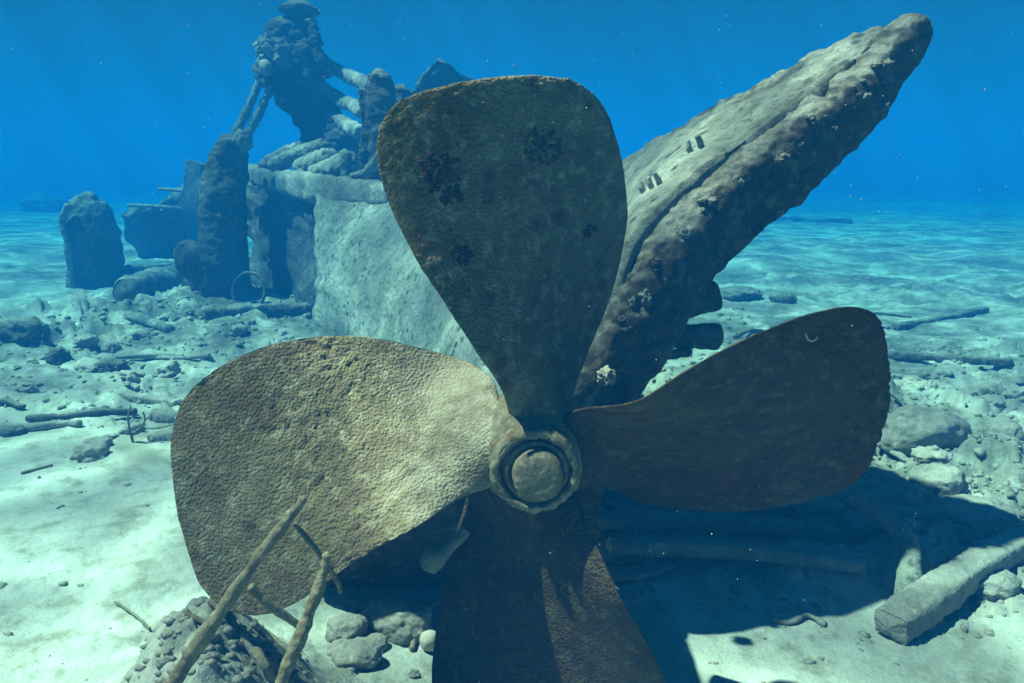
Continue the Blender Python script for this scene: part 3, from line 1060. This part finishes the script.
for k, (x0, y0, x1, y1, a, b, pw, mt, nm, lab) in enumerate(deb):
    p0, p1 = G(x0, y0), G(x1, y1)
    if 'hanging' in lab:
        p0, p1 = P(x0, y0, 9.4), P(x1, y1, 8.8)
    mid = (p0 + p1) / 2
    mid[2] = max(mid[2], gz(mid[0], mid[1])) + b * .35
    o = tube(nm, [(*(p0 + [0, 0, b * .45]), a * .9, b * .9), (*mid, a, b), (*(p1 + [0, 0, b * .45]), a * .85, b * .85)], M[mt], None, n=70, seg=24, power=pw, amp=min(.05, a * .35), freq=5 if a > .05 else 14, seed=60 + k, grain=a * .04)
    tag(o, lab, nm.split('_')[1], 'debris on the left seabed')

# forked twig plant
tb = G(133, 442)
tw = thing('forked_twig', tb, 'small forked twig standing on the sand left of the sunlit blade', 'twig')
for k, pth in enumerate(([(133, 442), (130, 430), (128, 418), (131, 405)], [(132, 435), (140, 428), (145, 420), (143, 412)])):
    tube('branch', [pt(x, y, tb[1] - .02 * i, .009 - .0015 * i) for i, (x, y) in enumerate(pth)], M['weed'], tw, n=30, seg=10, amp=.003, freq=30, seed=k)

# ------------------------------------------------------------------ right side: curved pipe, squared timber, planks
gp = [G(905, 612), G(903, 600)]
YP = 2.75
rowsP = [pt(835, 486, 3.25, .035), pt(868, 504, 3.12, .04), pt(893, 525, 3.0, .042), pt(908, 548, 2.88, .044), pt(910, 575, 2.76, .042), pt(904, 602, 2.68, .038), pt(898, 622, 2.62, .036)]
o = tube('bent_pipe', rowsP, M['plate'], None, n=160, seg=32, amp=.012, freq=9, seed=5, grain=.003)
tag(o, 'thick bent pipe curving down to the sand beside the squared timber', 'pipe')
a, b, c = G(889, 640), G(965, 590), G(1040, 540)
o = tube('squared_timber', [(*(a + [0, 0, .05]), .062, .055), (*(b + [0, 0, .075]), .06, .05), (*(c + [0, 0, .11]), .055, .045)], M['timber'], None, n=170, seg=64, power=5.5, amp=.026, freq=7, seed=6, grain=.005)
tag(o, 'long squared timber lying on the sand at the right edge', 'timber')
pl = [((585, 497), (838, 520), .04, 'long narrow plank in deep shade, the farthest behind the right blade'),
      ((590, 533), (860, 545), .045, 'long narrow plank in shade, middle one under the right blade'),
      ((610, 560), (862, 577), .04, 'long narrow plank in shade, nearest to the bright sand patch'),
      ((845, 540), (935, 528), .05, 'short wide plank ending beside the bent pipe')]
for k, (p0, p1, r, lab) in enumerate(pl):
    q0, q1 = G(*p0), G(*p1)
    mid = (q0 + q1) / 2 + np.array((0, .03, .02))
    o = tube('shaded_plank', [(*(q0 + [0, 0, .06]), r, r * .8), (*(mid + [0, 0, .045]), r, r * .8), (*(q1 + [0, 0, .05]), r * .9, r * .7)], M['timber'], None, n=110, seg=28, power=4, amp=.014, freq=6, seed=70 + k)
    tag(o, lab, 'plank', 'planks behind the right blade')
for k, (x0, y0, x1, y1, lab) in enumerate(((895, 330, 985, 312, 'thin timber lying far right above the right blade tip'), (885, 355, 1010, 372, 'thin dark timber on the far right seabed, nearer one'), (748, 219, 850, 224, 'low crusted timber far off right of the stern post'))):
    p0, p1 = G(x0, y0), G(x1, y1)
    r = .05 if k < 2 else .13
    o = tube('sunken_timber', [(*(p0 + [0, 0, r * .5]), r, r * .7), (*((p0 + p1) / 2 + [0, 0, r * .5]), r, r * .7), (*(p1 + [0, 0, r * .5]), r, r * .7)], M['wreck'], None, n=80, seg=16, power=3, amp=.02 if k < 2 else .14, freq=5 if k < 2 else 2, seed=80 + k)
    tag(o, lab, 'timber', 'timbers on the right seabed')

# ------------------------------------------------------------------ foreground left: rusty rod frame
fb = np.array((-.72, 1.62, gz(-.72, 1.62)))
rf = thing('rusty_rod_frame', fb, 'broken frame of rusty rods leaning in front of the sunlit blade', 'rod frame')
V, Fc = tube_geo([pt(160, 700, 1.50, .016), pt(205, 635, 1.50, .0155), pt(255, 562, 1.51, .013), (*P(303, 499, 1.53), .009, .009)], 200, 22)
mk('long_rod', V, Fc, M['rust'], rf, disp=rough(.006, 22, 4, 3, .002, 80))
V, Fc = tube_geo([pt(268, 715, 1.44, .014), pt(292, 655, 1.46, .014), pt(318, 590, 1.49, .012), pt(327, 555, 1.50, .009)], 170, 22)
mk('short_rod', V, Fc, M['rust'], rf, disp=rough(.007, 22, 4, 4, .002, 80))
V, Fc = tube_geo([pt(295, 524, 1.54, .006), pt(318, 552, 1.53, .0055), pt(338, 583, 1.53, .005), pt(341, 594, 1.53, .004)], 80, 12)
mk('cross_wire', V, Fc, M['rust'], rf, disp=rough(.002, 40, 3, 5))
V, Fc = tube_geo([pt(250, 587, 1.55, .010), pt(270, 605, 1.56, .010), pt(298, 625, 1.58, .008)], 60, 12)
mk('cross_wire', V, Fc, M['rust'], rf, disp=rough(.003, 40, 3, 6))

for k, (rw, lab) in enumerate((
        ([(225, 618), (255, 655), (275, 690)], 'mossy stick lying on the mound between the two rusty rods'),
        ([(238, 612), (270, 640), (300, 665)], 'thin stick lying on the mound behind the short rusty rod'),
        ([(115, 605), (135, 618), (150, 632)], 'thin twig on bright sand left of the mound'))):
    pts = [G(x, y) + np.array((0, 0, .012)) for x, y in rw]
    r = (.013, .009, .005)[k]
    o = tube('loose_stick', [(*p, r, r) for p in pts], M['rust'] if k < 2 else M['weed'], None, n=60, seg=12, amp=.004, freq=25, seed=k)
    tag(o, lab, 'stick')

for k in range(7):
    x0, y0 = RNG.uniform(-.80, -.50), RNG.uniform(1.66, 1.9)
    a_, l_ = RNG.uniform(-.9, .5), RNG.uniform(.08, .2)
    pts = [np.array((x0 + l_ * t_ * math.cos(a_), y0 + l_ * t_ * math.sin(a_), 0)) for t_ in (-.5, 0, .5)]
    pts = [(q[0], q[1], gz(q[0], q[1]) + .012, .008, .008) for q in pts]
    o = tube('broken_stick', pts, M['timber' if k % 2 else 'rust'], None, n=40, seg=12, amp=.004, freq=25, seed=90 + k)
    tag(o, 'short broken stick among the rubble under the rusty rods', 'stick', 'broken sticks under the rusty rods')

# ------------------------------------------------------------------ rocks
def rock(px, py, w, h, label, group=None, seed=0, mat='rock', dy=0., name='rock', rgh=.3, sink=.25, sub=5, dep=None):
    g = G(px, py)
    k = g[1] / F
    a, hh = w * k / 2, h * k
    c = g + np.array((0, a * .6, hh * (.5 - sink)))
    V, Fc = lump_geo(c, (a, (dep or a * .8), hh * .62), RNG.uniform(-.3, .3), sub, rgh, 1.5, seed, .2)
    o = mk(name, V, Fc, M[mat], disp=rough(a * .05, 6 / max(a, .05), 4, seed))
    tag(o, label, 'rock', group)
    return o


rock(345, 645, 46, 34, 'rounded silted stone under the sunlit blade, left of the three', 'stones by the lower blade', 1)
rock(396, 642, 78, 44, 'largest oval stone lying left of the lower blade', 'stones by the lower blade', 2)
rock(370, 652, 34, 16, 'small flat stone in front of the oval stone', 'stones by the lower blade', 3)
rock(350, 668, 60, 24, 'low stone at the bottom edge beside the short rod', 'stones by the lower blade', 4)
rock(478, 600, 26, 44, 'upright knobbly stone against the left edge of the lower blade', None, 5, rgh=.6)
rock(940, 460, 110, 48, 'big flat layered boulder right of the right blade tip', 'boulders on the right', 6, dep=.16)
rock(945, 500, 62, 40, 'rounded boulder below the big flat one', 'boulders on the right', 7)
rock(885, 492, 60, 22, 'low dark-pitted boulder touching the right blade shadow', 'boulders on the right', 8, rgh=.5)
rock(900, 512, 90, 24, 'long knobbly boulder under the rounded one', 'boulders on the right', 9, rgh=.5)
rock(985, 530, 110, 24, 'long low boulder at the right edge above the squared timber', 'boulders on the right', 10, rgh=.5)
rock(1003, 600, 60, 30, 'rounded boulder below the squared timber at the right edge', 'boulders on the right', 11)
rock(1010, 440, 40, 26, 'pale boulder at the right edge', 'boulders on the right', 12)
rock(785, 304, 26, 14, 'small dark rock on the sand right of the stern post', None, 13, 'wreck')
rock(742, 300, 44, 14, 'low wide dark rock close under the stern post', None, 14, 'wreck')
rock(15, 348, 50, 28, 'dark rounded rock at the left edge', None, 15, 'wreck')
rock(40, 212, 44, 20, 'far off dark rock beyond the drum at the left', None, 16, 'wreck', rgh=.6)
rock(8, 436, 26, 12, 'small brown rock on the sand at the left edge', None, 17, 'wreck')
rock(55, 365, 26, 20, 'dark knobbly rock in the rubble left of the blade', None, 18, 'wreck', rgh=.6)
rock(105, 372, 34, 14, 'flat dark rock above the flat timber', None, 19, 'wreck', rgh=.5)

# bottle-neck like fitting and shell by the lower blade
q = P(438, 556, 2.05)
o = tube('broken_fitting', [pt(466, 530, 2.02, .017), pt(448, 547, 1.99, .016), pt(436, 558, 1.97, .030), pt(428, 566, 1.97, .027)], M['timber'], None, n=70, seg=24, amp=.009, freq=16, hint=(0, -1, 0), seed=4)
tag(o, 'short broken pipe fitting jutting out behind the lower blade', 'fitting')
g = G(430, 650)
V, Fc = lump_geo(g + np.array((0, 0, .035)), (.035, .03, .038), 0, 4, .12, 1.4, 4)
o = mk('pale_shell', V, Fc, M['shell'])
tag(o, 'pale rounded shell resting on the sand left of the lower blade', 'shell')
cp = [G(x, y) + np.array((0, 0, .012 + z)) for x, y, z in ((412, 652, 0), (416, 638, .01), (424, 622, .02), (436, 612, .03), (446, 604, .05))]
o = tube('twisted_rope', [(*p, .010, .010) for p in cp], M['rust'], None, n=90, seg=12, amp=.006, freq=40, seed=8)
tag(o, 'short crusted rope looping around the pale shell', 'rope')

# scattered stones: a few kinds that nothing tells apart
def scatter(n, xr, yr, smin, smax, label, group, mat, seed):
    rg = np.random.default_rng(seed)
    protos = []
    for k in range(n):
        x, y = rg.uniform(*xr), rg.uniform(*yr)
        s = rg.uniform(smin, smax) * (.6 + .08 * y)
        if len(protos) < 5:
            V, Fc = lump_geo((0, 0, 0), (.05, .042, .03), 0, 4, .6, 2.1, seed * 7 + k, .2)
            o = mk('rock', V, Fc, M[mat], loc=(0, 0, 0), disp=rough(.004, 50, 3, k))
            protos.append(o)
        else:
            o = protos[k % 5].copy()
            COL.objects.link(o)
        o.location = (x, y, gz(x, y) + .008 * s)
        o.rotation_euler = (rg.uniform(-.3, .3), rg.uniform(-.3, .3), rg.uniform(0, 6.28))
        o.scale = (s, s * rg.uniform(.7, 1.2), s * rg.uniform(.6, 1.2))
        tag(o, label, 'rock', group)


scatter(42, (-4.6, -1.5), (4.2, 8.2), .8, 2.2, 'weathered rock strewn on the rubble field left of the hull', 'rocks strewn left of the hull', 'rock', 3)
scatter(40, (1.3, 3.6), (2.8, 6.0), .7, 1.8, 'weathered rock strewn on the seabed right of the right blade', 'rocks strewn right of the propeller', 'rock', 4)
scatter(16, (.3, 1.3), (2.5, 3.6), .3, .8, 'small stone in the shade behind the right blade', 'stones in shade behind the right blade', 'rock', 5)
scatter(14, (-.9, -.2), (2.2, 3.0), .35, .8, 'small stone on the ground behind the sunlit blade', 'stones behind the sunlit blade', 'rock', 6)

def scraps(n, xr, yr, label, group, seed):
    rg = np.random.default_rng(seed)
    for k in range(n):
        x, y = rg.uniform(*xr), rg.uniform(*yr)
        L, a_ = rg.uniform(.10, .34) * (.5 + .12 * y), rg.uniform(0, math.pi)
        if rg.uniform() < .6:
            a_ = rg.normal(.15, .35)
        q = [(x + L * t_ * math.cos(a_), y + L * t_ * math.sin(a_) + .03 * math.sin(t_ * 5 + k)) for t_ in (-1, -.3, .4, 1)]
        w_ = rg.uniform(.008, .028) * (.5 + .12 * y)
        pth = [(u_, v_, gz(u_, v_) + w_ * rg.uniform(.3, 1.2), w_ * rg.uniform(.7, 1.1), w_ * rg.uniform(.5, .8)) for u_, v_ in q]
        V, Fc = tube_geo(pth, 36, 12, rg.choice([2.2, 4.0]))
        o = mk('timber_scrap', V, Fc, M['wreck' if rg.uniform() < .25 else 'timber'], None, disp=rough(w_ * .5, .5 / w_ * .6, 4, seed + k))
        tag(o, label, 'timber', group)


scraps(18, (-4.4, -1.3), (3.6, 8.0), 'broken timber scrap lying in the rubble left of the hull', 'timber scraps left of the hull', 21)
scraps(22, (1.2, 5.5), (3.0, 9.0), 'broken timber scrap lying on the seabed right of the stern post', 'timber scraps on the right seabed', 22)
scraps(20, (.25, 1.4), (2.55, 3.7), 'broken timber scrap in the shade behind the right blade', 'timber scraps behind the right blade', 23)

# pebbles and coral rubble
def pebbles(n, seed):
    rg = np.random.default_rng(seed)
    V0, F0 = ico(1)
    Vs, Fs, off, cnt = [], [], 0, 0
    while cnt < n:
        r = 1.6 * (9.5 / 1.6) ** rg.uniform(0, 1, 4000)
        a = np.radians(rg.uniform(-36, 36, 4000))
        x, y = r * np.sin(a), r * np.cos(a)
        keep = rg.uniform(0, 1, 4000) < rubble_mask(x, y) * .9 + .014
        # denser on the mound
        x, y, r = x[keep], y[keep], r[keep]
        z = ground(x, y)
        for X, Y, Z, R in zip(x, y, z, r):
            s = rg.uniform(.25, 1) ** 2.5 * .020 * (.5 + .22 * R)
            V = V0 * (1 + rg.uniform(-.35, .35, (len(V0), 1))) * np.array((s, s * rg.uniform(.5, 1), s * rg.uniform(.35, .8)))
            t_ = rg.uniform(0, 6.28)
            c_, s_ = math.cos(t_), math.sin(t_)
            V = np.stack([V[:, 0] * c_ - V[:, 1] * s_, V[:, 0] * s_ + V[:, 1] * c_, V[:, 2]], 1) + (X, Y, Z)
            Vs.append(V)
            Fs += [(p + off, q + off, t2 + off) for p, q, t2 in F0]
            off += len(V0)
            cnt += 1
            if cnt >= n:
                break
    # rubble piled on the mound under the rods
    for _ in range(420):
        X, Y = rg.normal(-.62, .16), rg.normal(1.72, .16)
        s = rg.uniform(.004, .018)
        V = V0 * (1 + rg.uniform(-.4, .4, (len(V0), 1))) * np.array((s, s * .7, s * .6)) + (X, Y, gz(X, Y))
        Vs.append(V)
        Fs += [(p + off, q + off, t2 + off) for p, q, t2 in F0]
        off += len(V0)
    o = mk('rubble', np.vstack(Vs), Fs, M['rock'], loc=(0, 0, 0))
    tag(o, 'pebbles and broken coral strewn over the seabed', 'rubble', kind='stuff')


pebbles(8500, 5)


# drifting specks in the water
def specks():
    rg = np.random.default_rng(3)
    V0, F0 = ico(1)
    Vs, Fs, off = [], [], 0
    for k in range(900):
        d = rg.uniform(.5, 5.5)
        q = np.array((rg.uniform(-.68, .68) * d, d, H + rg.uniform(-.75, .2) * d))
        if q[2] < .15:
            continue
        s = rg.uniform(.0004, .0011) * (1 if d > 1.2 else .5) * (1 + .25 * d)
        Vs.append(V0 * s + q)
        Fs += [(p + off, q_ + off, t2 + off) for p, q_, t2 in F0]
        off += len(V0)
    o = mk('drifting_particles', np.vstack(Vs), Fs, M['shell'], loc=(0, 0, 0))
    tag(o, 'tiny pale specks drifting in the water', 'particles', kind='stuff')


specks()
